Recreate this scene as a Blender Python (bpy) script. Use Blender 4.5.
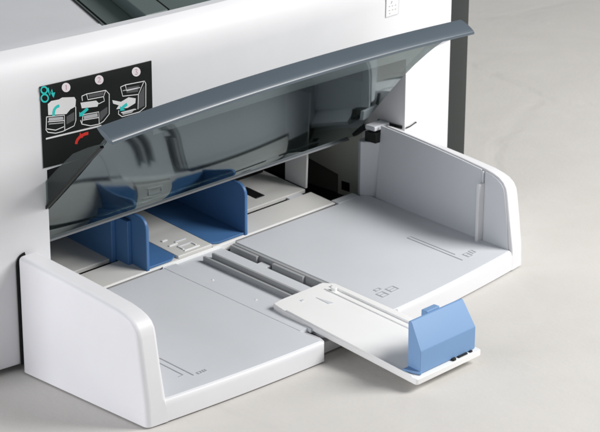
import bpy, bmesh, math, random
from mathutils import Vector, Matrix
random.seed(7)
for o in list(bpy.data.objects): bpy.data.objects.remove(o, do_unlink=True)
scene = bpy.context.scene
C = scene.collection

# ------------------------------------------------------------------ camera
F_PX = 2047.7
RM = [[0.6875782, -0.7261008, 0.0037227], [-0.252909, -0.2442907, -0.9361405], [0.6806418, 0.6427283, -0.3516064]]
CAM = [-0.6082398, -0.6767436, 0.4537717]
cam_d = bpy.data.cameras.new('camera'); cam = bpy.data.objects.new('camera', cam_d); C.objects.link(cam)
cam_d.sensor_width = 36; cam_d.lens = F_PX/600*36; cam_d.clip_start = .01; cam_d.clip_end = 100
r, u, b = Vector(RM[0]), -Vector(RM[1]), -Vector(RM[2])
M4 = Matrix(((r.x,u.x,b.x,CAM[0]),(r.y,u.y,b.y,CAM[1]),(r.z,u.z,b.z,CAM[2]),(0,0,0,1)))
cam.matrix_world = M4
scene.camera = cam
def ray(px, py):
    d = ((px-300)/F_PX, (py-216)/F_PX, 1.)
    return Vector([sum(RM[k][i]*d[k] for k in range(3)) for i in range(3)])
def pix_y(px, py, y):
    d = ray(px, py); t = (y-CAM[1])/d.y
    return Vector(CAM)+d*t

# ------------------------------------------------------------------ light
w = bpy.data.worlds.new('World'); scene.world = w; w.use_nodes = True
cam_d.dof.use_dof = True; cam_d.dof.focus_distance = 1.0; cam_d.dof.aperture_fstop = 60
bg = w.node_tree.nodes['Background']; bg.inputs[0].default_value = (.93,.97,1.0,1); bg.inputs[1].default_value = .20
def area(name, loc, target, size, power, col, sy=None):
    l = bpy.data.lights.new(name, 'AREA'); l.energy = power; l.color = col; l.size = size
    if sy: l.shape = 'RECTANGLE'; l.size_y = sy
    o = bpy.data.objects.new(name, l); C.objects.link(o); o.location = loc
    o.rotation_euler = (Vector(target)-Vector(loc)).to_track_quat('-Z','Y').to_euler()
    return o
area('key_softbox', (.83,-.66,.80), (.22,-.05,.0), .55, 18, (1,.99,.975))
area('fill_softbox', (-1.3,.35,.40), (.1,.05,.05), .9, 14.5, (.95,.955,1))
scene.view_settings.view_transform = 'Standard'; scene.view_settings.look = 'None'
scene.view_settings.exposure = 0; scene.view_settings.gamma = 1
scene.render.engine = 'CYCLES'
scene.render.resolution_x = 1024; scene.render.resolution_y = 737
scene.cycles.transparent_max_bounces = 16

# ------------------------------------------------------------------ materials
def plastic(name, col, rough=.42, bump=.04, scale=2600, var=.03, spec=.4):
    m = bpy.data.materials.new(name); m.use_nodes = True
    nt = m.node_tree; p = nt.nodes['Principled BSDF']
    tc = nt.nodes.new('ShaderNodeTexCoord')
    n1 = nt.nodes.new('ShaderNodeTexNoise'); n1.inputs['Scale'].default_value = 38; n1.inputs['Detail'].default_value = 5
    nt.links.new(tc.outputs['Object'], n1.inputs['Vector'])
    mix = nt.nodes.new('ShaderNodeMix'); mix.data_type = 'RGBA'
    mix.inputs['A'].default_value = (*[c*(1-var) for c in col],1); mix.inputs['B'].default_value = (*[min(1,c*(1+var)) for c in col],1)
    nt.links.new(n1.outputs['Fac'], mix.inputs['Factor']); nt.links.new(mix.outputs['Result'], p.inputs['Base Color'])
    mr = nt.nodes.new('ShaderNodeMapRange'); mr.inputs['To Min'].default_value = rough-.06; mr.inputs['To Max'].default_value = rough+.08
    nt.links.new(n1.outputs['Fac'], mr.inputs['Value']); nt.links.new(mr.outputs['Result'], p.inputs['Roughness'])
    p.inputs['Specular IOR Level'].default_value = spec
    if bump:
        n2 = nt.nodes.new('ShaderNodeTexNoise'); n2.inputs['Scale'].default_value = scale; n2.inputs['Detail'].default_value = 2
        nt.links.new(tc.outputs['Object'], n2.inputs['Vector'])
        bp = nt.nodes.new('ShaderNodeBump'); bp.inputs['Strength'].default_value = bump; bp.inputs['Distance'].default_value = .0004
        nt.links.new(n2.outputs['Fac'], bp.inputs['Height']); nt.links.new(bp.outputs['Normal'], p.inputs['Normal'])
    return m
WHITE = plastic('white_plastic', (.79,.79,.812))
WHITE2 = plastic('bright_white_plastic', (.90,.90,.895))
GREY = plastic('light_grey_plastic', (.69,.71,.745), .34)
DECK = plastic('deck_shaded_white', (.64,.65,.67), .4)  # shell white greyed so the top looks less lit
MIDG = plastic('mid_grey_plastic', (.43,.44,.46), .42)
IVORY = plastic('ivory_plastic', (.72,.71,.685), .4)
DARKG = plastic('dark_grey_plastic', (.03,.035,.034), .5, spec=.25)
GREENG = plastic('green_grey_plastic', (.10,.135,.13), .4)
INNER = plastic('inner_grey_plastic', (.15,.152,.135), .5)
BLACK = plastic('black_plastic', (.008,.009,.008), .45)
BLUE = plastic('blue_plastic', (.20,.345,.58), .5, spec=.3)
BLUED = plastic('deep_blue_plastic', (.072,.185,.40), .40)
BAR = plastic('slate_grey_plastic', (.085,.11,.135), .30, bump=.02, spec=.5)
LABEL = plastic('label_black', (.012,.014,.013), .35, bump=0)
P_WHITE = plastic('print_white', (.8,.8,.8), .5, bump=0)
P_CYAN = plastic('print_cyan', (.03,.60,.57), .5, bump=0)
P_RED = plastic('print_red', (.75,.04,.03), .5, bump=0)
P_PINK = plastic('print_pink', (.86,.80,.82), .5, bump=0)
P_MAG = plastic('print_magenta', (.60,.33,.45), .5, bump=0)
P_GREY = plastic('print_grey', (.5,.5,.52), .5, bump=0)
P_DARK = plastic('print_dark_grey', (.10,.10,.105), .5, bump=0)
ENGR = plastic('engraved_grey', (.46,.475,.505), .5, bump=0)
RAIL = plastic('rail_shaded_grey', (.40,.41,.42), .4)  # tray grey darkened to carry the shade on rail and ledge sides
def smoke(name, tint, base_f=.045):
    m = bpy.data.materials.new(name); m.use_nodes = True; nt = m.node_tree; nt.nodes.clear()
    out = nt.nodes.new('ShaderNodeOutputMaterial'); tr = nt.nodes.new('ShaderNodeBsdfTransparent'); tr.inputs[0].default_value = (*tint,1)
    gl = nt.nodes.new('ShaderNodeBsdfGlossy'); gl.inputs['Roughness'].default_value = .06; gl.inputs[0].default_value = (.88,.98,1.0,1)
    lw = nt.nodes.new('ShaderNodeLayerWeight'); lw.inputs[0].default_value = .5
    pw = nt.nodes.new('ShaderNodeMath'); pw.operation = 'POWER'; pw.inputs[1].default_value = 4.4
    ma = nt.nodes.new('ShaderNodeMath'); ma.operation = 'MULTIPLY_ADD'; ma.inputs[1].default_value = 1-base_f; ma.inputs[2].default_value = base_f
    mx = nt.nodes.new('ShaderNodeMixShader')
    nt.links.new(lw.outputs['Facing'], pw.inputs[0]); nt.links.new(pw.outputs[0], ma.inputs[0]); nt.links.new(ma.outputs[0], mx.inputs[0])
    nt.links.new(tr.outputs[0], mx.inputs[1]); nt.links.new(gl.outputs[0], mx.inputs[2]); nt.links.new(mx.outputs[0], out.inputs[0])
    return m
SMOKE = smoke('smoked_plastic', (.40,.435,.43), .07)
CLEAR = smoke('pale_clear_plastic', (.84,.84,.88))
def table_mat():
    m = bpy.data.materials.new('beige_cloth'); m.use_nodes = True; nt = m.node_tree; p = nt.nodes['Principled BSDF']
    tc = nt.nodes.new('ShaderNodeTexCoord')
    def noise(s, d, rough=.5, dist=0):
        n = nt.nodes.new('ShaderNodeTexNoise'); n.inputs['Scale'].default_value = s; n.inputs['Detail'].default_value = d
        n.inputs['Roughness'].default_value = rough; n.inputs['Distortion'].default_value = dist
        nt.links.new(tc.outputs['Object'], n.inputs['Vector']); return n
    a = noise(26, 6, .6, .6); f = noise(420, 3, .6)
    cr = nt.nodes.new('ShaderNodeValToRGB')
    cr.color_ramp.elements[0].position = .3; cr.color_ramp.elements[0].color = (.63,.61,.58,1)
    cr.color_ramp.elements[1].position = .72; cr.color_ramp.elements[1].color = (.67,.65,.622,1)
    add = nt.nodes.new('ShaderNodeMath'); add.operation = 'MULTIPLY_ADD'; add.inputs[1].default_value = .25; 
    nt.links.new(f.outputs['Fac'], add.inputs[0]); 
    mul = nt.nodes.new('ShaderNodeMath'); mul.operation = 'MULTIPLY'; mul.inputs[1].default_value = .75
    nt.links.new(a.outputs['Fac'], mul.inputs[0]); nt.links.new(mul.outputs[0], add.inputs[2])
    nt.links.new(add.outputs[0], cr.inputs[0]); nt.links.new(cr.outputs[0], p.inputs['Base Color'])
    p.inputs['Roughness'].default_value = .85; p.inputs['Specular IOR Level'].default_value = .15
    c2 = noise(9, 4, .55, 1.4); 
    vo = nt.nodes.new('ShaderNodeTexVoronoi'); vo.feature = 'DISTANCE_TO_EDGE'; vo.inputs['Scale'].default_value = 4.2
    wp = nt.nodes.new('ShaderNodeMixRGB'); wp.inputs[0].default_value = .04
    nt.links.new(tc.outputs['Object'], wp.inputs[1]); nt.links.new(c2.outputs['Color'], wp.inputs[2]); nt.links.new(wp.outputs[0], vo.inputs['Vector'])
    vm = nt.nodes.new('ShaderNodeMapRange'); vm.inputs['From Max'].default_value = .035; vm.interpolation_type = 'SMOOTHSTEP'
    nt.links.new(vo.outputs['Distance'], vm.inputs['Value'])
    b0 = nt.nodes.new('ShaderNodeBump'); b0.inputs['Strength'].default_value = .12; b0.inputs['Distance'].default_value = .002
    nt.links.new(vm.outputs['Result'], b0.inputs['Height'])
    b1 = nt.nodes.new('ShaderNodeBump'); nt.links.new(b0.outputs['Normal'], b1.inputs['Normal']); b1.inputs['Strength'].default_value = .12; b1.inputs['Distance'].default_value = .006
    b2 = nt.nodes.new('ShaderNodeBump'); b2.inputs['Strength'].default_value = .15; b2.inputs['Distance'].default_value = .0008
    nt.links.new(c2.outputs['Fac'], b1.inputs['Height']); nt.links.new(f.outputs['Fac'], b2.inputs['Height'])
    nt.links.new(b1.outputs['Normal'], b2.inputs['Normal']); nt.links.new(b2.outputs['Normal'], p.inputs['Normal'])
    return m

# ------------------------------------------------------------------ mesh helpers
class MB:
    def __init__(s): s.v = []; s.f = []
    def add(s, vs, fs):
        o = len(s.v); s.v += [tuple(p) for p in vs]; s.f += [tuple(i+o for i in f) for f in fs]; return s
    def box(s, x0, x1, y0, y1, z0, z1, zf=None):
        vs = [(x,y,z) for x in (x0,x1) for y in (y0,y1) for z in (z0,z1)]
        if zf: vs = [(x,y,z+zf(y)) for x,y,z in vs]
        return s.add(vs, [(0,1,3,2),(4,6,7,5),(0,4,5,1),(2,3,7,6),(0,2,6,4),(1,5,7,3)])
    def prism_x(s, prof, x0, x1, x0f=None, x1f=None):       # prof: list of (y,z)
        n = len(prof)
        vs = [(x0,y,z) for y,z in prof]+[(x1,y,z) for y,z in prof]
        fs = [tuple(range(n-1,-1,-1)), tuple(range(n,2*n))]+[(i,(i+1)%n,n+(i+1)%n,n+i) for i in range(n)]
        return s.add(vs, fs)
    def prism_z(s, prof, z0, z1, zf=None):                  # prof: list of (x,y)
        n = len(prof); zf = zf or (lambda y: 0)
        vs = [(x,y,z0+zf(y)) for x,y in prof]+[(x,y,z1+zf(y)) for x,y in prof]
        fs = [tuple(range(n-1,-1,-1)), tuple(range(n,2*n))]+[(i,(i+1)%n,n+(i+1)%n,n+i) for i in range(n)]
        return s.add(vs, fs)
    def sweep_x(s, xs, section):                            # closed section(x) -> list of (y,z)
        secs = [section(x) for x in xs]; n = len(secs[0]); vs = []; fs = []
        for x, sec in zip(xs, secs): vs += [(x,y,z) for y,z in sec]
        for k in range(len(xs)-1):
            for i in range(n): fs.append((k*n+i, k*n+(i+1)%n, (k+1)*n+(i+1)%n, (k+1)*n+i))
        fs.append(tuple(range(n-1,-1,-1))); fs.append(tuple((len(xs)-1)*n+i for i in range(n)))
        return s.add(vs, fs)
    def build(s, name, mat, parent=None, bevel=0, seg=2, smooth=True, label=None, ang=32):
        me = bpy.data.meshes.new(name); me.from_pydata(s.v, [], s.f); 
        bm = bmesh.new(); bm.from_mesh(me); bmesh.ops.recalc_face_normals(bm, faces=bm.faces); bm.to_mesh(me); bm.free()
        me.materials.append(mat)
        o = bpy.data.objects.new(name, me); C.objects.link(o); o.parent = parent
        if smooth:
            me.polygons.foreach_set('use_smooth', [True]*len(me.polygons))
            me.set_sharp_from_angle(angle=math.radians(ang))
        if bevel:
            m = o.modifiers.new('bevel','BEVEL'); m.width = bevel; m.segments = seg; m.limit_method = 'ANGLE'; m.angle_limit = math.radians(ang); m.harden_normals = True
        if label: o['label'] = label
        return o
def lin(a, b, n): return [a+(b-a)*i/(n-1) for i in range(n)]
def arc(cx, cy, r, a0, a1, n=6): return [(cx+r*math.cos(math.radians(a)), cy+r*math.sin(math.radians(a))) for a in lin(a0,a1,n)]

# ------------------------------------------------------------------ table
tb = MB()
N = 2
tb.add([(-6,-6,0),(6,-6,0),(6,10,0),(-6,10,0)], [(0,1,2,3)])
t = tb.build('table_surface', table_mat()); t['kind'] = 'structure'

# ------------------------------------------------------------------ printer
pr = bpy.data.objects.new('printer', None); C.objects.link(pr); pr.location = (0,0,0)
pr['label'] = 'white desktop printer with smoked front cover tipped open above its pulled out paper tray'
pr['category'] = 'printer'
XC = .16
def yb(x): return .104-.015*(1-((x-XC)/.2)**2)              # bowed front of the body
def yf(x): return -.0095*(1-((x-.15)/.15)**2)               # bowed front of the tray
OL, OR_, OT = .0216, .304, .107                             # opening
XL, XR = -.06, .3535
# profile rows: (dy, z)
prof = [(.003,.003),(.0006,.0045),(0,.007),(0,.03),(0,.06),(0,.085),(0,OT),(0,.13),(0,.146),(.0004,.1535),(.0015,.1590),(.0034,.1640),(.0064,.1680),(.0105,.1708)]
SL = .03
for d in (.0145,.02,.04,.08,.16,.25): prof.append((d,.1716+(d-.0145)*SL))
R0 = 6                                                       # row at opening top
RT = len(prof)-6                                             # first row of the recess (d=.0145)
xs = [XL,-.04,-.02,0,OL]+lin(OL,.0706,5)[1:]+lin(.0706,OR_,16)[1:]+[.315,.335,XR]
def zt(x, j):
    z = prof[j][1]
    if j == R0: z += .005*max(0, 1-((x-.163)/.1412)**2)
    return z
JD = 13                                                      # row where the deck toned for shade begins
def shell(deck=False):
    m = MB(); n = len(prof); vs = []; fs = []
    for x in xs:
        for j,(d,z) in enumerate(prof): vs.append((x+(.43*(min(d,.08)-.0145) if abs(x-.0706) < 1e-6 and j >= RT else 0), yb(x)+d, zt(x,j)))
    def hole(i, j):
        xm = (xs[i]+xs[i+1])/2
        if OL < xm < OR_ and j < R0: return True
        if .0706 < xm < .33 and RT <= j < len(prof)-2: return True
        return False
    for i in range(len(xs)-1):
        for j in range(n-1):
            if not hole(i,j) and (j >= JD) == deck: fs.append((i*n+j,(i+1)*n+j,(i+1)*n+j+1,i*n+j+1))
    m.add(vs, fs)
    if deck: return m
    # left side of the case
    m.add([(XL,yb(XL)+d,z) for d,z in prof]+[(XL,.4,prof[-1][1]),(XL,.4,.003)], [tuple(range(len(prof)+2))])
    # reveals of the opening
    D2 = .030
    for x in (OL, OR_):
        pts = [(x,yb(x)+prof[j][0],zt(x,j)) for j in range(R0+1)]
        m.add(pts+[(px,.1015+D2,pz) for px,py,pz in pts], [(k,k+1,R0+2+k,R0+1+k) for k in range(R0)])
    top = [x for x in xs if OL-1e-6 <= x <= OR_+1e-6]
    m.add([(x,yb(x),zt(x,R0)) for x in top]+[(x,.1015+D2,zt(x,R0)+.002) for x in top], [(k,k+1,len(top)+k+1,len(top)+k) for k in range(len(top)-1)])
    return m
sh = shell().build('body_shell', WHITE, pr, ang=40)
bm = bmesh.new(); bm.from_mesh(sh.data); bmesh.ops.remove_doubles(bm, verts=bm.verts, dist=1e-6); bmesh.ops.recalc_face_normals(bm, faces=bm.faces); bm.to_mesh(sh.data); bm.free(); sh.data.set_sharp_from_angle(angle=math.radians(40))
shell(True).build('top_deck', DECK, pr, ang=40, label='flat top of the printer, with its shade toned into the plastic')
bpy.context.view_layer.update()
# dark frame down the right side
def strip_sec(m, x0, x1, mat, name, off=0):
    pp = [(d+off,z) for d,z in prof]
    xx = lin(x0,x1,4); n = len(pp); vs = []; fs = []
    for k,x in enumerate(xx):
        e = .0012 if k == 3 else 0
        vs += [(x, yb(x)+d+e, z) for d,z in pp]+[(x,.42,pp[-1][1]),(x,.42,.003)]
    n += 2
    for k in range(3):
        for i in range(n): fs.append((k*n+i,k*n+(i+1)%n,(k+1)*n+(i+1)%n,(k+1)*n+i))
    fs += [tuple(range(n)), tuple(3*n+i for i in range(n))]
    m.add(vs,fs); return m.build(name, mat, pr)
strip_sec(MB(), XR, .3785, DARKG, 'side_panel', .001)

# control recess in the sloping top
def ztop(x, y): return .1716+(y-yb(x)-.0145)*SL
rec = MB()
rx = lin(.0706,.33,10)
rec.add([(x,yb(x)+.013,ztop(x,yb(x)+.013)-.009) for x in rx]+[(x,.26,ztop(x,.26)-.009) for x in rx], [(k,k+1,11+k,10+k) for k in range(9)])
ro = rec.build('control_recess', GREENG, pr, label='dark green grey recess in the top of the printer')
def tslab(x0,x1,y0,y1,h0,h1,name,mat,parent=pr):
    m = MB(); vs = [(x+.43*(yy-.108),yy,ztop(x,yy)+h) for x in (x0,x1) for yy in (y0,y1) for h in (h0,h1)]
    m.add(vs, [(0,1,3,2),(4,6,7,5),(0,4,5,1),(2,3,7,6),(0,2,6,4),(1,5,7,3)]); return m.build(name, mat, parent, bevel=.0006)
tslab(.0710,.0722,.110,.22,-.0085,.0008,'recess_edge',BLACK,ro)
tslab(.0712,.0745,.1075,.24,-.009,-.0005,'recess_wall',GREENG,ro)
tslab(.0746,.0756,.1065,.24,-.009,-.0002,'recess_gap',BLACK,ro)
tslab(.103,.1195,.1085,.2,-.009,-.001,'key_block',GREENG,ro)
tslab(.1196,.1204,.1078,.2,-.009,-.0008,'recess_gap',BLACK,ro)

# inside of the opening
cav = bpy.data.objects.new('feed_opening', None); C.objects.link(cav); cav.parent = pr
def wall(name, pts, mat, parent=cav, **k): m = MB(); m.add(pts, [tuple(range(len(pts)))]); return m.build(name, mat, parent, smooth=False, **k)
Y2 = .1315; YB = .26
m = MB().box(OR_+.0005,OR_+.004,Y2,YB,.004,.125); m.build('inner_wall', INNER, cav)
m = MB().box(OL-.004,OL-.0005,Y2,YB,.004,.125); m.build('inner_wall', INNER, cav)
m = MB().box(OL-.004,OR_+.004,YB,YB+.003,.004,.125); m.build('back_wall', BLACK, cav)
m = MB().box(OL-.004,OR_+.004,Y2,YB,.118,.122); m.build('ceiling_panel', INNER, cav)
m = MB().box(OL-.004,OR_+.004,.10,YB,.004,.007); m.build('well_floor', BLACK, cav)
# upper feed housing behind the cover, blackened and lowered to darken the opening
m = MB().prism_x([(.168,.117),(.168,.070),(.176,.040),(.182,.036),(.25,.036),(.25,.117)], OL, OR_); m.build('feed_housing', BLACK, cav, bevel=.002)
OLIVE = plastic('olive_grey_plastic', (.62,.63,.55), .5)
MB().prism_x([(.1316,.0072),(.1316,.085),(.182,.085),(.182,.026),(.1505,.0200),(.1505,.0072)], .3028,.3044).build('side_plate', OLIVE, cav, bevel=.0003)
MB().box(.3022,.3027,.1402,.1468,.0110,.0168).build('side_slot', BLACK, cav)
MB().prism_x(arc(.1345,.0570,.0022,0,330,12), .2970,.2984).build('hinge_screw', MIDG, cav, bevel=.0003)

def zi(y): return .0200+(y-.117)*.10                        # feed plate inside the opening
PT = .0025
def plate(x0,x1,y0,y1,name='feed_plate',mat=IVORY,dz=0,parent=cav,bev=.0004,th=PT):
    m = MB(); n = 2
    m.box(x0,x1,y0,y1,-th+dz,dz,zf=zi); return m.build(name, mat, parent, bevel=bev)
# plates with the cross slot y .1370-.1415
for a,bx in ((OL+.001,.1325),(.1595,.2633)):
    plate(a,bx,.1175,.1372); plate(a,bx,.1418,.235)
plate(.246,.258,.1374,.1416,'slot_bridge',GREY,-.0009)
plate(OL+.001,.2633,.1166,.1173,'plate_edge',WHITE2,th=.0011)
plate(.1185,.1765,.1160,.1165,'plate_edge',WHITE2,th=.0045)
# raised strip between the guides with its embossed paper mark
st = plate(.1325,.1595,.1180,.235,'guide_strip',IVORY,.0016,th=.004,bev=.0006)
def emb(px, y0, y1, x0, x1, mat=WHITE2): plate(x0,x1,y0,y1,'embossed_mark',mat,.0022,st,.0002,.0007)
emb(0,.1205,.1215,.140,.152); emb(0,.1225,.1262,.1405,.1415); emb(0,.1225,.1262,.1505,.1515); emb(0,.1265,.1275,.1405,.1515,GREY)
emb(0,.1300,.1312,.137,.1435); emb(0,.1320,.1330,.1435,.152,GREY); emb(0,.1370,.1385,.138,.142)
# blue guides
def guide(x, s, x1):
    g = bpy.data.objects.new('side_guide', None); C.objects.link(g); g.parent = pr
    y0, y1, h, rr = .1172, .200, .0315, .007
    pr_ = [(y0,zi(y0)-.001)]+arc(y0+rr,zi(y0)+h-rr,rr,180,90)+[(y1,zi(y0)+h+.001),(y1,zi(y1)-.001)]
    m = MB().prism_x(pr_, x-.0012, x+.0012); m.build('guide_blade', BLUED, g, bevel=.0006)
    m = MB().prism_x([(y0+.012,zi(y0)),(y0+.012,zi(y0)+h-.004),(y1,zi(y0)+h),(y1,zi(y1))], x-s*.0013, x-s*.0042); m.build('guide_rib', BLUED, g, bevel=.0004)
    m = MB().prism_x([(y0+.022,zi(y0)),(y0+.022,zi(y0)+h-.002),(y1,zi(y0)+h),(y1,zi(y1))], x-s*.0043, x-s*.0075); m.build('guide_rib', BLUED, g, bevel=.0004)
    xa, xb = sorted((x+s*.0011, x1))
    # foot with a chamfered front corner beside the strip
    c = .005
    prf = [(xa,y0+.0008),(xb-c,y0+.0008),(xb,y0+.0035),(xb,y1),(xa,y1)] if s > 0 else [(xa,y0+.0035),(xa+c,y0+.0008),(xb,y0+.0008),(xb,y1),(xa,y1)]
    MB().prism_z(prf, .0002, .0014, zf=zi).build('guide_foot', BLUED, g, bevel=.0003)
    return g
guide(.1087, 1, .1322); guide(.1868, -1, .1598)
# white fin at the right of the plate
MB().prism_x([(.142,zi(.142)),(.1405,zi(.142)+.04),(.139,.085),(.160,.085),(.160,zi(.16))], .2638, .2656).build('feed_fin', IVORY, cav, bevel=.0005)
plate(.205,.225,.166,.172,'roller_shoe',IVORY,.006,th=.006)
plate(.228,.236,.150,.166,'slot_mark',BLACK,.0004,th=.001)
MB().box(.19,.262,.176,.184,.024,.034).build('feed_roller', BLACK, cav, bevel=.002)

# ------------------------------------------------------------------ paper tray
tr = bpy.data.objects.new('paper_tray', None); C.objects.link(tr); tr.parent = pr
ZB = .0009
def wprof(yback):
    return [(yback,ZB),(yback,.0662),(.05,.0618),(.02,.0580),(.0125,.0563)]+arc(.0098,.0484,.0075,72,5,6)+[(.0020,.0300),(.0006,.0135),(-.0004,ZB)] if False else \
           [(yback,ZB),(yback,.0658),(.08,.0644),(.06,.0628),(.04,.0609),(.022,.0588),(.0160,.0574),(.0116,.0558),(.0082,.0534),(.0062,.0502),(.0053,.0465),(.0032,.0310),(.0008,.0135),(.0003,ZB)]
def wall_mesh(yback, x0, x1):
    pf = wprof(yback); n = len(pf); vs = []; xx = (x0,x1)
    for x in xx:
        for y,z in pf: vs.append((x, y+(yf(x)*(1 if z < .014 else max(.3,1-(z-.0135)/.04)) if y < .03 else 0), z))
    fs = [(k*n+i,k*n+(i+1)%n,(k+1)*n+(i+1)%n,(k+1)*n+i) for k in range(1) for i in range(n)]+[tuple(range(n)), tuple(n+i for i in range(n))]
    return MB().add(vs, fs)
def lean(y, z): return .0050*max(0,(y-.0235)/.083)*min(1,max(0,(z-.01)/.055))
def lean_obj(o, x0, x1):
    for v in o.data.vertices:
        if x0 < v.co.x < x1: v.co.x += lean(v.co.y, v.co.z)
    return o
def weigh(o, xin, lo=.02):
    """round every edge except the low inner front one, which runs into the front lip"""
    me = o.data; at = me.attributes.new('bevel_weight_edge','FLOAT','EDGE')
    bm = bmesh.new(); bm.from_mesh(me); bm.edges.ensure_lookup_table(); vals = []
    for e in bm.edges:
        sharp = len(e.link_faces) == 2 and e.calc_face_angle(0) > math.radians(28)
        inner = all(abs(v.co.x-xin) < 1e-5 and v.co.z < .0140 and v.co.y < .02 for v in e.verts) or all(v.co.z < .002 for v in e.verts)
        vals.append(1. if sharp and not inner else 0.)
    bm.free(); at.data.foreach_set('value', vals)
    o.modifiers['bevel'].limit_method = 'WEIGHT'; o.modifiers['bevel'].use_clamp_overlap = False
weigh(wall_mesh(.0968, 0, .0125).build('side_wall', WHITE, tr, bevel=.0028, seg=5, label='white left side wall of the paper tray', ang=28), .0125)
wr = wall_mesh(.1030, .2892, .300).build('side_wall', WHITE, tr, bevel=.0009, seg=3, label='white right side wall of the paper tray', ang=28)
weigh(wr, .2892); lean_obj(wr, .2885, .2899)
for v in wr.data.vertices:
    if v.co.x > .2995 and v.co.z > .04: v.co.z -= .0024
# grey lining of the right wall
def zfl(y): return .0130+.06*y
lin_prof = [(.1065,.004),(.1065,.0650),(.08,.0634),(.06,.0618),(.04,.0599),(.0235,.0579),(.0235,.004)]
lean_obj(MB().prism_x(lin_prof, .2880, .28935).build('wall_lining', GREY, tr, bevel=.0003), .28, .2895)
lin2 = [(.0213,.004),(.0213,.0573),(.0162,.0562),(.0122,.0547),(.0088,.0523),(.0070,.0495),(.0061,.046),(.0039,.031),(.0012,.004)]
MB().prism_x(lin2, .2884, .28935).build('wall_lining', GREY, tr, bevel=.0003)
MB().box(.2838,.2893,.0213,.0235,.006,.0500).build('wall_rib', WHITE, tr, bevel=.0004)
MB().box(.2875,.2893,.0217,.0231,.0500,.0572).build('wall_rib', GREY, tr, bevel=.0003)
# rear post
po = MB().prism_z([(.2846,.1155),(.2915,.1075),(.2932,.1045),(.3020,.1045),(.3020,.120),(.2875,.120)], .006, .0545); po.build('corner_post', GREY, tr, bevel=.0006)
# floor
def fplate(x0, x1, y0f, y1, name, mat, dz=0, th=.003, n=14, bev=.0006, parent=tr):
    m = MB(); xx = lin(x0,x1,n)
    def sec(x):
        a = y0f(x) if callable(y0f) else y0f
        return [(a,zfl(a)+dz-th),(a,zfl(a)+dz),(y1,zfl(y1)+dz),(y1,zfl(y1)+dz-th)]
    m.sweep_x(xx, sec); return m.build(name, mat, parent, bevel=bev)
FL = fplate(.0122,.1180, lambda x: yf(x)+.0022, .1143, 'floor_plate', GREY)
FR = fplate(.1745,.2886, lambda x: yf(x)+.0022, .1143, 'floor_plate', GREY)
fplate(.1180,.1270, .0085, .1143, 'floor_plate', GREY, n=2, bev=0)
fplate(.2640,.2836, .1144, .1210, 'floor_tab', GREY, n=2)
# bowed front lip, cut away where the slide passes
def lip(x0, x1, name='front_lip'):
    def sec(x):
        y = yf(x)+.00036; return [(y,ZB),(y+.0003,.0095),(y+.0009,.0116),(y+.0021,zfl(y)-.0001),(y+.0032,zfl(y)-.0001),(y+.0032,ZB)]
    return MB().sweep_x(lin(x0,x1,16), sec).build(name, WHITE, tr, bevel=.0003, ang=50)
lip(.0092,.1185); lip(.1785,.2905)
def lipmid(x): return [(x1_,z_) for x1_,z_ in [(yf(x)+.0075,ZB),(yf(x)+.0075,.0072),(yf(x)+.02,.0080),(yf(x)+.02,ZB)]]
MB().sweep_x(lin(.1120,.1850,6), lipmid).build('front_lip', WHITE, tr, bevel=.0004)
MB().prism_z([(.1183,yf(.118)+.0006),(.1215,yf(.12)+.0035),(.1235,yf(.12)+.0078),(.1235,.012),(.1183,.012)], ZB, .0112).build('lip_corner', WHITE, tr, bevel=.0008)
MB().prism_z([(.1787,yf(.18)+.0006),(.1765,yf(.18)+.003),(.1755,yf(.18)+.0078),(.1755,.012),(.1787,.012)], ZB, .0118).build('lip_corner', WHITE, tr, bevel=.0006)
# channel of the slide
fplate(.1270,.1650, .000, .1164, 'channel_floor', GREY, dz=-.0014, n=2)
fplate(.1650,.1745, .000, .1164, 'channel_groove', MIDG, dz=-.0052, n=2, th=.002)
for x in (.1428,.1498):
    fplate(x, x+.0017, .030, .1085, 'channel_rail', RAIL, dz=.0018, th=.004, n=2, bev=.0002)
fplate(.1722,.1747,.005,.1140,'groove_ledge',RAIL,dz=-.0005,th=.006,n=2,bev=.0002)
for y0,y1 in ((.0925,.1138),(.0560,.0800),(.0060,.0440)):
    fplate(.1698,.1721,y0,y1,'groove_tooth',RAIL,dz=-.0008,th=.0052,n=2,bev=.0002)
fplate(.1660,.1715,.0820,.0895,'groove_tooth',GREY,dz=-.0030,th=.002,n=2,bev=.0006)
for x,y in ((.1283,.086),(.1283,.052)):
    fplate(x,x+.0016,y,y+.0012,'channel_stud',GREY,dz=-.0006,th=.002,n=2,bev=.0003)
# size marks engraved on the floor
def fmark(x0,x1,y0,y1,par,mat=ENGR): fplate(x0,x1,y0,y1,'size_mark',mat,dz=.00025,th=.0005,n=2,bev=0,parent=par)
fmark(.2560,.2565,.010,.052,FR); fmark(.2590,.2594,.018,.052,FR); fmark(.2560,.2594,.0519,.0523,FR)
def frame(x0,x1,y0,y1,par,w=.00045):
    fmark(x0,x1,y0,y0+w,par); fmark(x0,x1,y1-w,y1,par); fmark(x0,x0+w,y0+w,y1-w,par); fmark(x1-w,x1,y0+w,y1-w,par)
frame(.2625,.2665,.0105,.0155,FR); frame(.2685,.2715,.012,.016,FR); fmark(.2632,.2658,.0128,.0131,FR)
fmark(.0398,.0403,.009,.034,FL); fmark(.0360,.0364,.013,.034,FL); fmark(.0330,.0364,.0125,.0129,FL); fmark(.036,.0403,.0338,.0342,FL)
frame(.0428,.0455,.0080,.0102,FL); frame(.0466,.0486,.0080,.0102,FL)
frame(.1830,.1885,.0070,.0125,FR); frame(.1920,.1985,.0085,.0135,FR); fmark(.1840,.1875,.0096,.0100,FR); fmark(.1936,.1970,.0108,.0112,FR); frame(.1860,.1905,.0145,.0170,FR)

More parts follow.
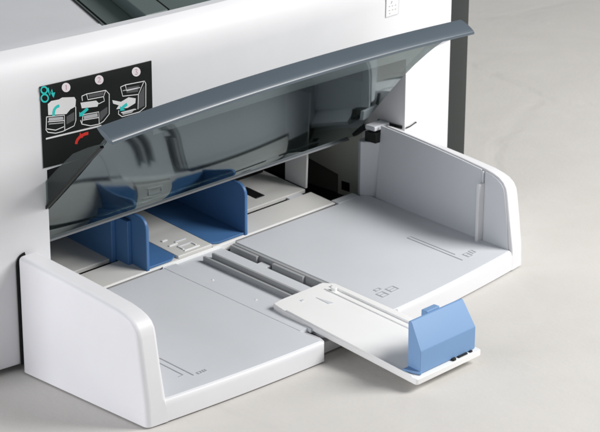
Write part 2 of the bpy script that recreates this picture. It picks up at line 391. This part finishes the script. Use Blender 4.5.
# ------------------------------------------------------------------ slide with blue grip
ex = bpy.data.objects.new('tray_slide', None); C.objects.link(ex); ex.parent = pr
def zx(y): return .0147+.105*y
XA, XB_, YE, YS = .1240, .1765, -.0680, .0365
def splate(prf, z0, z1, name, mat, bev=.0004, parent=ex, **k): return MB().prism_z(prf, z0, z1, zf=zx).build(name, mat, parent, bevel=bev, **k)
splate([(XA,YE+.0018),(XA+.0005,YE+.0005),(XA+.0018,YE),(XB_-.0012,YE),(XB_-.0003,YE+.0003),(XB_,YE+.0012),(XB_-.002,-.012),(.1715,YS-.004),(.1665,YS+.001),(.1320,YS+.001),(.1262,YS),(.1250,.028)], -.0034, 0, 'slide_plate', WHITE2, .0005)
splate([(XA+.0003,YE+.004),(XA+.0013,YE+.004),(.1264,.026),(.1254,.026)], -.0002, .0007, 'slide_rim', WHITE2, .0002)
splate([(.1640,-.05),(.1650,-.05),(.1622,.031),(.1612,.031)], -.0002, .0006, 'slide_ridge', WHITE2, .0002)
splate([(.1690,-.05),(.1702,-.05),(.1672,.031),(.1660,.031)], -.0002, .0012, 'slide_ridge', WHITE2, .0003)
splate([(.1500,.0270),(.1530,.0165),(.1500,.0175)], -.0002, .00025, 'slide_arrow', GREY, 0)
splate([(.1405,.030),(.1425,.030),(.1425,.0285),(.1405,.0285)], -.0002, .0003, 'slide_mark', GREY, 0)
splate(arc(.164,.0265,.0018,0,330,12), -.0002, .0022, 'slide_knob', WHITE2, .0003)
splate([(XA-.0006,.006),(XA+.001,.006),(XA+.001,.012),(XA-.0002,.012)], -.0042, -.0018, 'slide_clip', GREY, .0002)
# grip: extruded profile, leaning upper face
gp = [(-.0656,zx(-.0656)+.0004),(-.0656,.0208),(-.0576,.0338),(-.0568,.0345),(-.0557,.0345),(-.0552,.0338),(-.0572,zx(-.055)+.0004)]
GX0, GX1 = .1292, .1740
gm = MB(); n = len(gp); vs = []; xx = (GX0, GX1)
for k,x in enumerate(xx):
    for y,z in gp:
        e = max(0, z-.0205)*.26
        vs.append((x+(e*.55 if k == 0 else -e*.25), y, z))
gm.add(vs, [tuple(range(n-1,-1,-1)), tuple(range(n,2*n))]+[(i,(i+1)%n,n+(i+1)%n,n+i) for i in range(n)])
gr = gm.build('end_grip', BLUE, ex, bevel=.0008, seg=3, label='blue end stop of the slide', ang=20)
MB().prism_x([(-.0560,.030),(-.0560,.0356),(-.0520,.0356),(-.0520,.030)], .1450, .1555).build('grip_tab', BLUE, gr, bevel=.0006)
splate([(.1246,-.0575),(.1290,-.0665),(.1302,-.0658),(.1302,-.0578)], .0003, .0018, 'grip_foot', BLUE, .0003, gr)
splate([(.1545,-.0672),(.1565,-.0672),(.1572,-.0645),(.1540,-.0645)], .0002, .0012, 'grip_slot', BLACK, 0, gr)
splate([(.1595,-.0668),(.1665,-.0668),(.1665,-.0645),(.1595,-.0645)], .0002, .0008, 'grip_slot', BLACK, 0, gr)
splate([(.1690,-.0668),(.1706,-.0668),(.1706,-.0645),(.1690,-.0645)], .0002, .0008, 'grip_slot', BLACK, 0, gr)

# ------------------------------------------------------------------ smoked front cover
cv = bpy.data.objects.new('front_cover', None); C.objects.link(cv); cv.parent = pr
CB, CT = Vector((.1385,.0480)), Vector((.0485,.1338)); CH = CT-CB; CN = Vector((-CH.y, CH.x)).normalized()
if CN.y > 0: CN = -CN
def cover_off(x, t):
    u_ = (x-.1625)/.1410
    k = 1-u_*u_
    return .0020*4*t*(1-t)*(1+.12*(2*t-1))+k*(t*(1-t)*(.0335-.07824*t+.07489*t*t)-.0055*t)
def cover_pt(x, t, w=0):
    u_ = (x-.1625)/.1410; k = (1-u_*u_)*(1-t)**2
    p = CB+CH*t+CN*(cover_off(x,t)-w)+Vector((-.0150,.0076))*k; return (p.x, p.y)
TS = lin(0,1,25)
XRT = [.3027,.2956,.2897,.2849,.2812,.2783,.2760,.2748,.2756,.2795,.2900]
def xright(t):
    f_ = min(9.999, t*10); i_ = int(f_); return XRT[i_]+(XRT[i_+1]-XRT[i_])*(f_-i_)
def panel(w=.0022, nx=36):
    m = MB(); nt_ = len(TS); vs = []; fs = []
    for layer in (0, w):
        for i in range(nx):
            for t in TS:
                x = .0220+(xright(t)-.0220)*i/(nx-1); y, z = cover_pt(x, t, layer); vs.append((x,y,z))
    o_ = nx*nt_; g_ = lambda l,i,j: l*o_+i*nt_+j
    for i in range(nx-1):
        for j in range(nt_-1):
            fs += [(g_(0,i,j),g_(0,i+1,j),g_(0,i+1,j+1),g_(0,i,j+1)),(g_(1,i,j),g_(1,i,j+1),g_(1,i+1,j+1),g_(1,i+1,j))]
        fs += [(g_(0,i,0),g_(1,i,0),g_(1,i+1,0),g_(0,i+1,0)),(g_(0,i,nt_-1),g_(0,i+1,nt_-1),g_(1,i+1,nt_-1),g_(1,i,nt_-1))]
    for j in range(nt_-1):
        fs += [(g_(0,0,j),g_(0,0,j+1),g_(1,0,j+1),g_(1,0,j)),(g_(0,nx-1,j),g_(1,nx-1,j),g_(1,nx-1,j+1),g_(0,nx-1,j+1))]
    return m.add(vs, fs)
panel().build('cover_panel', SMOKE, cv, ang=50)
def bar_sec(x):
    u_ = (x-.1625)/.1410; dz = .0034*(1-u_*u_)
    base = [(.0445,.1326),(.0444,.1338),(.0450,.1347),(.0470,.1361),(.0500,.1378),(.0530,.1391),(.0552,.1396),(.0560,.1388),(.0530,.1362),(.0490,.1338)]
    return [(y,z+dz) for y,z in base]
MB().sweep_x(lin(.0212,.3035,26), bar_sec).build('cover_bar', BAR, cv, bevel=.0003, ang=45)
def edge_sec(x):
    y, z = cover_pt(x, 0); return [(y-.0006,z-.0012),(y+.0004,z-.0016),(y+.0022,z-.0008),(y+.0016,z+.0004)]
MB().sweep_x(lin(.0222,.2983,24), edge_sec).build('cover_edge', MIDG, cv, ang=50)
# pale arm along the right end of the cover
arm = [(.0520,.1318),(.0640,.1250),(.0760,.1178),(.0990,.0970),(.1000,.0985),(.0800,.1195),(.0680,.1290),(.0560,.1370)]
MB().prism_x(arm, .3032,.3046).build('cover_arm', CLEAR, cv)
MB().prism_x(arc(.0555,.1322,.0011,0,330,10), .3031,.3052).build('cover_pin', BLACK, cv)
sideB = [(.0500,.1325),(.0620,.1275),(.0739,.1214),(.0861,.1106),(.1003,.0974),(.1200,.0735)]
sideA = [(.0520,.1300),(.0630,.1195),(.0742,.1085),(.0856,.0972),(.0985,.0848),(.1130,.0710)]
MB().prism_x(sideB+sideA[::-1], .0205,.0216).build('cover_side', SMOKE, cv)
def strip_yz(pts, wd): 
    o_ = []
    for i,(y,z) in enumerate(pts):
        j0, j1 = max(0,i-1), min(len(pts)-1,i+1); ty, tz = pts[j1][0]-pts[j0][0], pts[j1][1]-pts[j0][1]; l = math.hypot(ty,tz)
        o_.append(((y-tz/l*wd/2,z+ty/l*wd/2),(y+tz/l*wd/2,z-ty/l*wd/2)))
    return o_
for pts_,wd_ in ((sideA,.0013),):
    for (a0,a1),(b0,b1) in zip(strip_yz(pts_,wd_)[:-1], strip_yz(pts_,wd_)[1:]): MB().prism_x([a0,a1,b1,b0], .0198,.0220).build('side_rim', BLACK, cv)
hb = [(.1260,.0560),(.1340,.0500),(.1400,.0560),(.1330,.0640)]
MB().prism_x(hb, .2985,.3025).build('hinge_bracket', DARKG, cv, bevel=.0005)
MB().prism_x(hb, .0235,.0275).build('hinge_bracket', DARKG, cv, bevel=.0005)
MB().box(.2890,.3030,.1080,.1160,.0615,.0645).build('hinge_latch', GREY, cv, bevel=.0006)
MB().box(.2880,.3010,.1062,.1150,.0546,.0606).build('latch_gap_shade', BLACK, cv)  # black box put in for the shade of the gap under the latch

# ------------------------------------------------------------------ black strips standing in for shade in the tray and body seams
def front_strip(pts, wd, name, mat, parent, lift=.0006, closed=False):
    """flat printed or shade line on the bowed front; pts are (x,z)"""
    m = MB(); n = len(pts); L = []; 
    for i in range(n):
        if closed: p0, p1 = pts[(i-1)%n], pts[(i+1)%n]
        else: p0, p1 = pts[max(0,i-1)], pts[min(n-1,i+1)]
        dx, dz = p1[0]-p0[0], p1[1]-p0[1]; l = math.hypot(dx,dz) or 1
        nx, nz = -dz/l*wd/2, dx/l*wd/2; x, z = pts[i]
        L += [(x+nx,yb(x+nx)-lift,z+nz),(x-nx,yb(x-nx)-lift,z-nz)]
    fs = [(2*i,2*i+1,2*i+3,2*i+2) for i in range(n-1)]
    if closed: fs.append((2*n-2,2*n-1,1,0))
    m.add(L, fs); return m.build(name, mat, parent, smooth=False)
front_strip([(.0012,.004),(.0012,.0585)]+[(x,z) for x,z in arc(.0064,.0600,.0052,180,95,6)], .0022, 'seam_shade', BLACK, pr)  # painted shade line beside the left wall, no real strip
front_strip([(.3045,.0630),(.309,.0629),(.3125,.0634),(.3152,.0640),(.3162,.0634)], .0009, 'seam_shade', BLACK, pr)
MB().box(.3030,.3038,.0985,.118,.0622,.0640).build('seam_shade', BLACK, pr)

# ------------------------------------------------------------------ jam label
lb = MB()
lx0, lx1, lz0, lz1 = .0194, .0902, .1086, .1519
lx = lin(lx0,lx1,10)
lb.add([(x,yb(x)-.0004,z) for x in lx for z in (lz0,lz1)]+[(x,yb(x)+.0004,z) for x in lx for z in (lz0,lz1)],
       [(2*k,2*k+2,2*k+3,2*k+1) for k in range(9)]+[(0,1,21,20),(18,38,39,19)]+[(2*k+1,2*k+3,2*k+23,2*k+21) for k in range(9)])
lab = lb.build('jam_label', LABEL, pr, label='black sticker with numbered line drawings of opening the printer')
S = 597/130
def P(cx, cy):
    px, py = 30+cx/S, 55+cy/S; y = .095
    for _ in range(6): q = pix_y(px, py, y); y = yb(q.x)-.0009
    return (q.x, q.z)
WL = .00048
def line(pts, mat=P_WHITE, wd=WL, closed=False, lift=.0009): return front_strip([P(*p) for p in pts], wd, 'printed_line', mat, lab, lift*.15+.0004, closed)
def fill(pts, mat=P_WHITE, lift=.0008):
    q = [P(*p) for p in pts]; m = MB(); m.add([(x,yb(x)-lift*.15-.0004,z) for x,z in q], [tuple(range(len(q)))]); return m.build('printed_shape', mat, lab, smooth=False)
# first drawing
fill([(84,226),(100,212),(135,205),(150,196),(206,194),(213,206),(211,238),(188,250),(170,272),(86,277)])
line([(78,284),(76,345),(84,356),(120,360),(152,352),(205,326),(213,300),(212,238)])
line([(80,285),(160,277),(162,350)]); line([(84,308),(160,302)]); line([(80,340),(120,346),(158,330)])
line([(88,318),(156,312)], P_GREY)
line([(137,234),(128,237),(120,243),(114,252),(111,264),(110,280)], P_CYAN, .0016, lift=.0011)
fill([(88,290),(154,284),(156,298),(88,304)], P_GREY, .0007); fill([(170,284),(206,262),(206,300),(170,320)], P_DARK, .0006)
# second drawing
line([(240,190),(262,180),(350,163),(366,180),(366,272),(340,305),(320,318),(280,326),(240,318),(234,300)])
line([(240,190),(243,212)]); line([(262,180),(268,206),(340,192),(350,163)]); line([(340,192),(344,212),(318,225)])
fill([(234,220),(306,210),(318,222),(312,238),(240,246)])
line([(246,275),(318,262),(320,316)]); line([(246,300),(318,288)]); line([(240,318),(246,275)])
line([(268,246),(250,262),(232,276)], P_CYAN, .0018, lift=.0011); fill([(228,262),(228,284),(252,280)], P_CYAN, .0011)
fill([(324,262),(358,238),(358,268),(324,306)], P_DARK, .0006); fill([(270,184),(342,170),(338,186),(274,198)], P_DARK, .0006); fill([(250,280),(312,268),(314,284),(250,296)], P_GREY, .0007)
# third drawing
line([(418,148),(440,138),(528,121),(534,132),(534,238),(505,262),(470,272),(425,284),(408,272),(410,255)])
line([(418,148),(428,190),(500,182),(524,126)]); line([(440,138),(446,165),(508,150)]); line([(428,165),(505,150)], P_GREY)
fill([(380,208),(420,216),(455,195),(488,200),(486,222),(450,244),(398,250),(410,232),(384,224)])
line([(500,182),(498,250)]); line([(420,266),(490,250)])
line([(448,226),(432,238),(420,250)], P_CYAN, .0018, lift=.0011); fill([(416,236),(416,258),(440,254)], P_CYAN, .0011)
fill([(502,186),(528,140),(528,234),(502,248)], P_DARK, .0006); fill([(448,150),(504,140),(498,170),(446,176)], P_DARK, .0006); fill([(424,262),(486,246),(470,266),(428,276)], P_GREY, .0007)
# numbers in circles
def circ(cx, cy, r_): return [(cx+r_*math.cos(a*math.pi/10), cy+r_*1.08*math.sin(a*math.pi/10)) for a in range(20)]
for cx,cy in ((168,150),(320,115),(490,78)): fill(circ(cx,cy,20), P_PINK, .0008)
NW = .00045
line([(164,143),(169,139),(169,161)], P_MAG, NW, lift=.0011)
line([(313,109),(317,104),(323,105),(325,111),(314,126),(327,124)], P_MAG, NW, lift=.0011)
line([(484,69),(490,66),(495,70),(489,77),(496,82),(494,89),(485,89)], P_MAG, NW, lift=.0011)
# jam symbol
line(circ(67,162,14), P_CYAN, .00085, True); line(circ(70,199,16), P_CYAN, .00085, True)
line([(84,152),(88,168),(92,186),(102,160),(108,190)], P_CYAN, .0009); fill([(98,176),(118,172),(111,198)], P_CYAN)
line([(75,386),(330,325)], P_WHITE, .0009)
line([(214,410),(216,398),(221,388),(229,379),(240,371),(254,364),(270,360)], P_RED, .0017)
fill([(232,356),(226,384),(246,380)], P_RED)
# small outlined sticker on the upper front
def stp(cx, cy):
    px, py = cx, cy; y = .095
    for _ in range(6): q = pix_y(px,py,y); y = yb(q.x)-.0004
    return (q.x,q.z)
sk = MB(); q = [stp(386,17.3),stp(398.3,13.6),stp(399.3,-6),stp(386.6,-3)]
sk.add([(x,yb(x)-.0003,z) for x,z in q], [(0,1,2,3)]); sko = sk.build('sticker', WHITE2, pr, smooth=False, label='small white sticker with dotted marks')
front_strip(q, .00035, 'printed_line', P_GREY, sko, .0006, True)
for cx,cy in ((392,1.5),(391.5,3),(389.5,6.5),(392.5,5.7),(395.6,5),(389.5,10.5),(392.7,9.7),(395.6,9),(389.8,13.5)):
    a = stp(cx-.5,cy); b_ = stp(cx+.6,cy-.2); front_strip([a,b_], .0006, 'printed_line', P_GREY, sko, .0006)
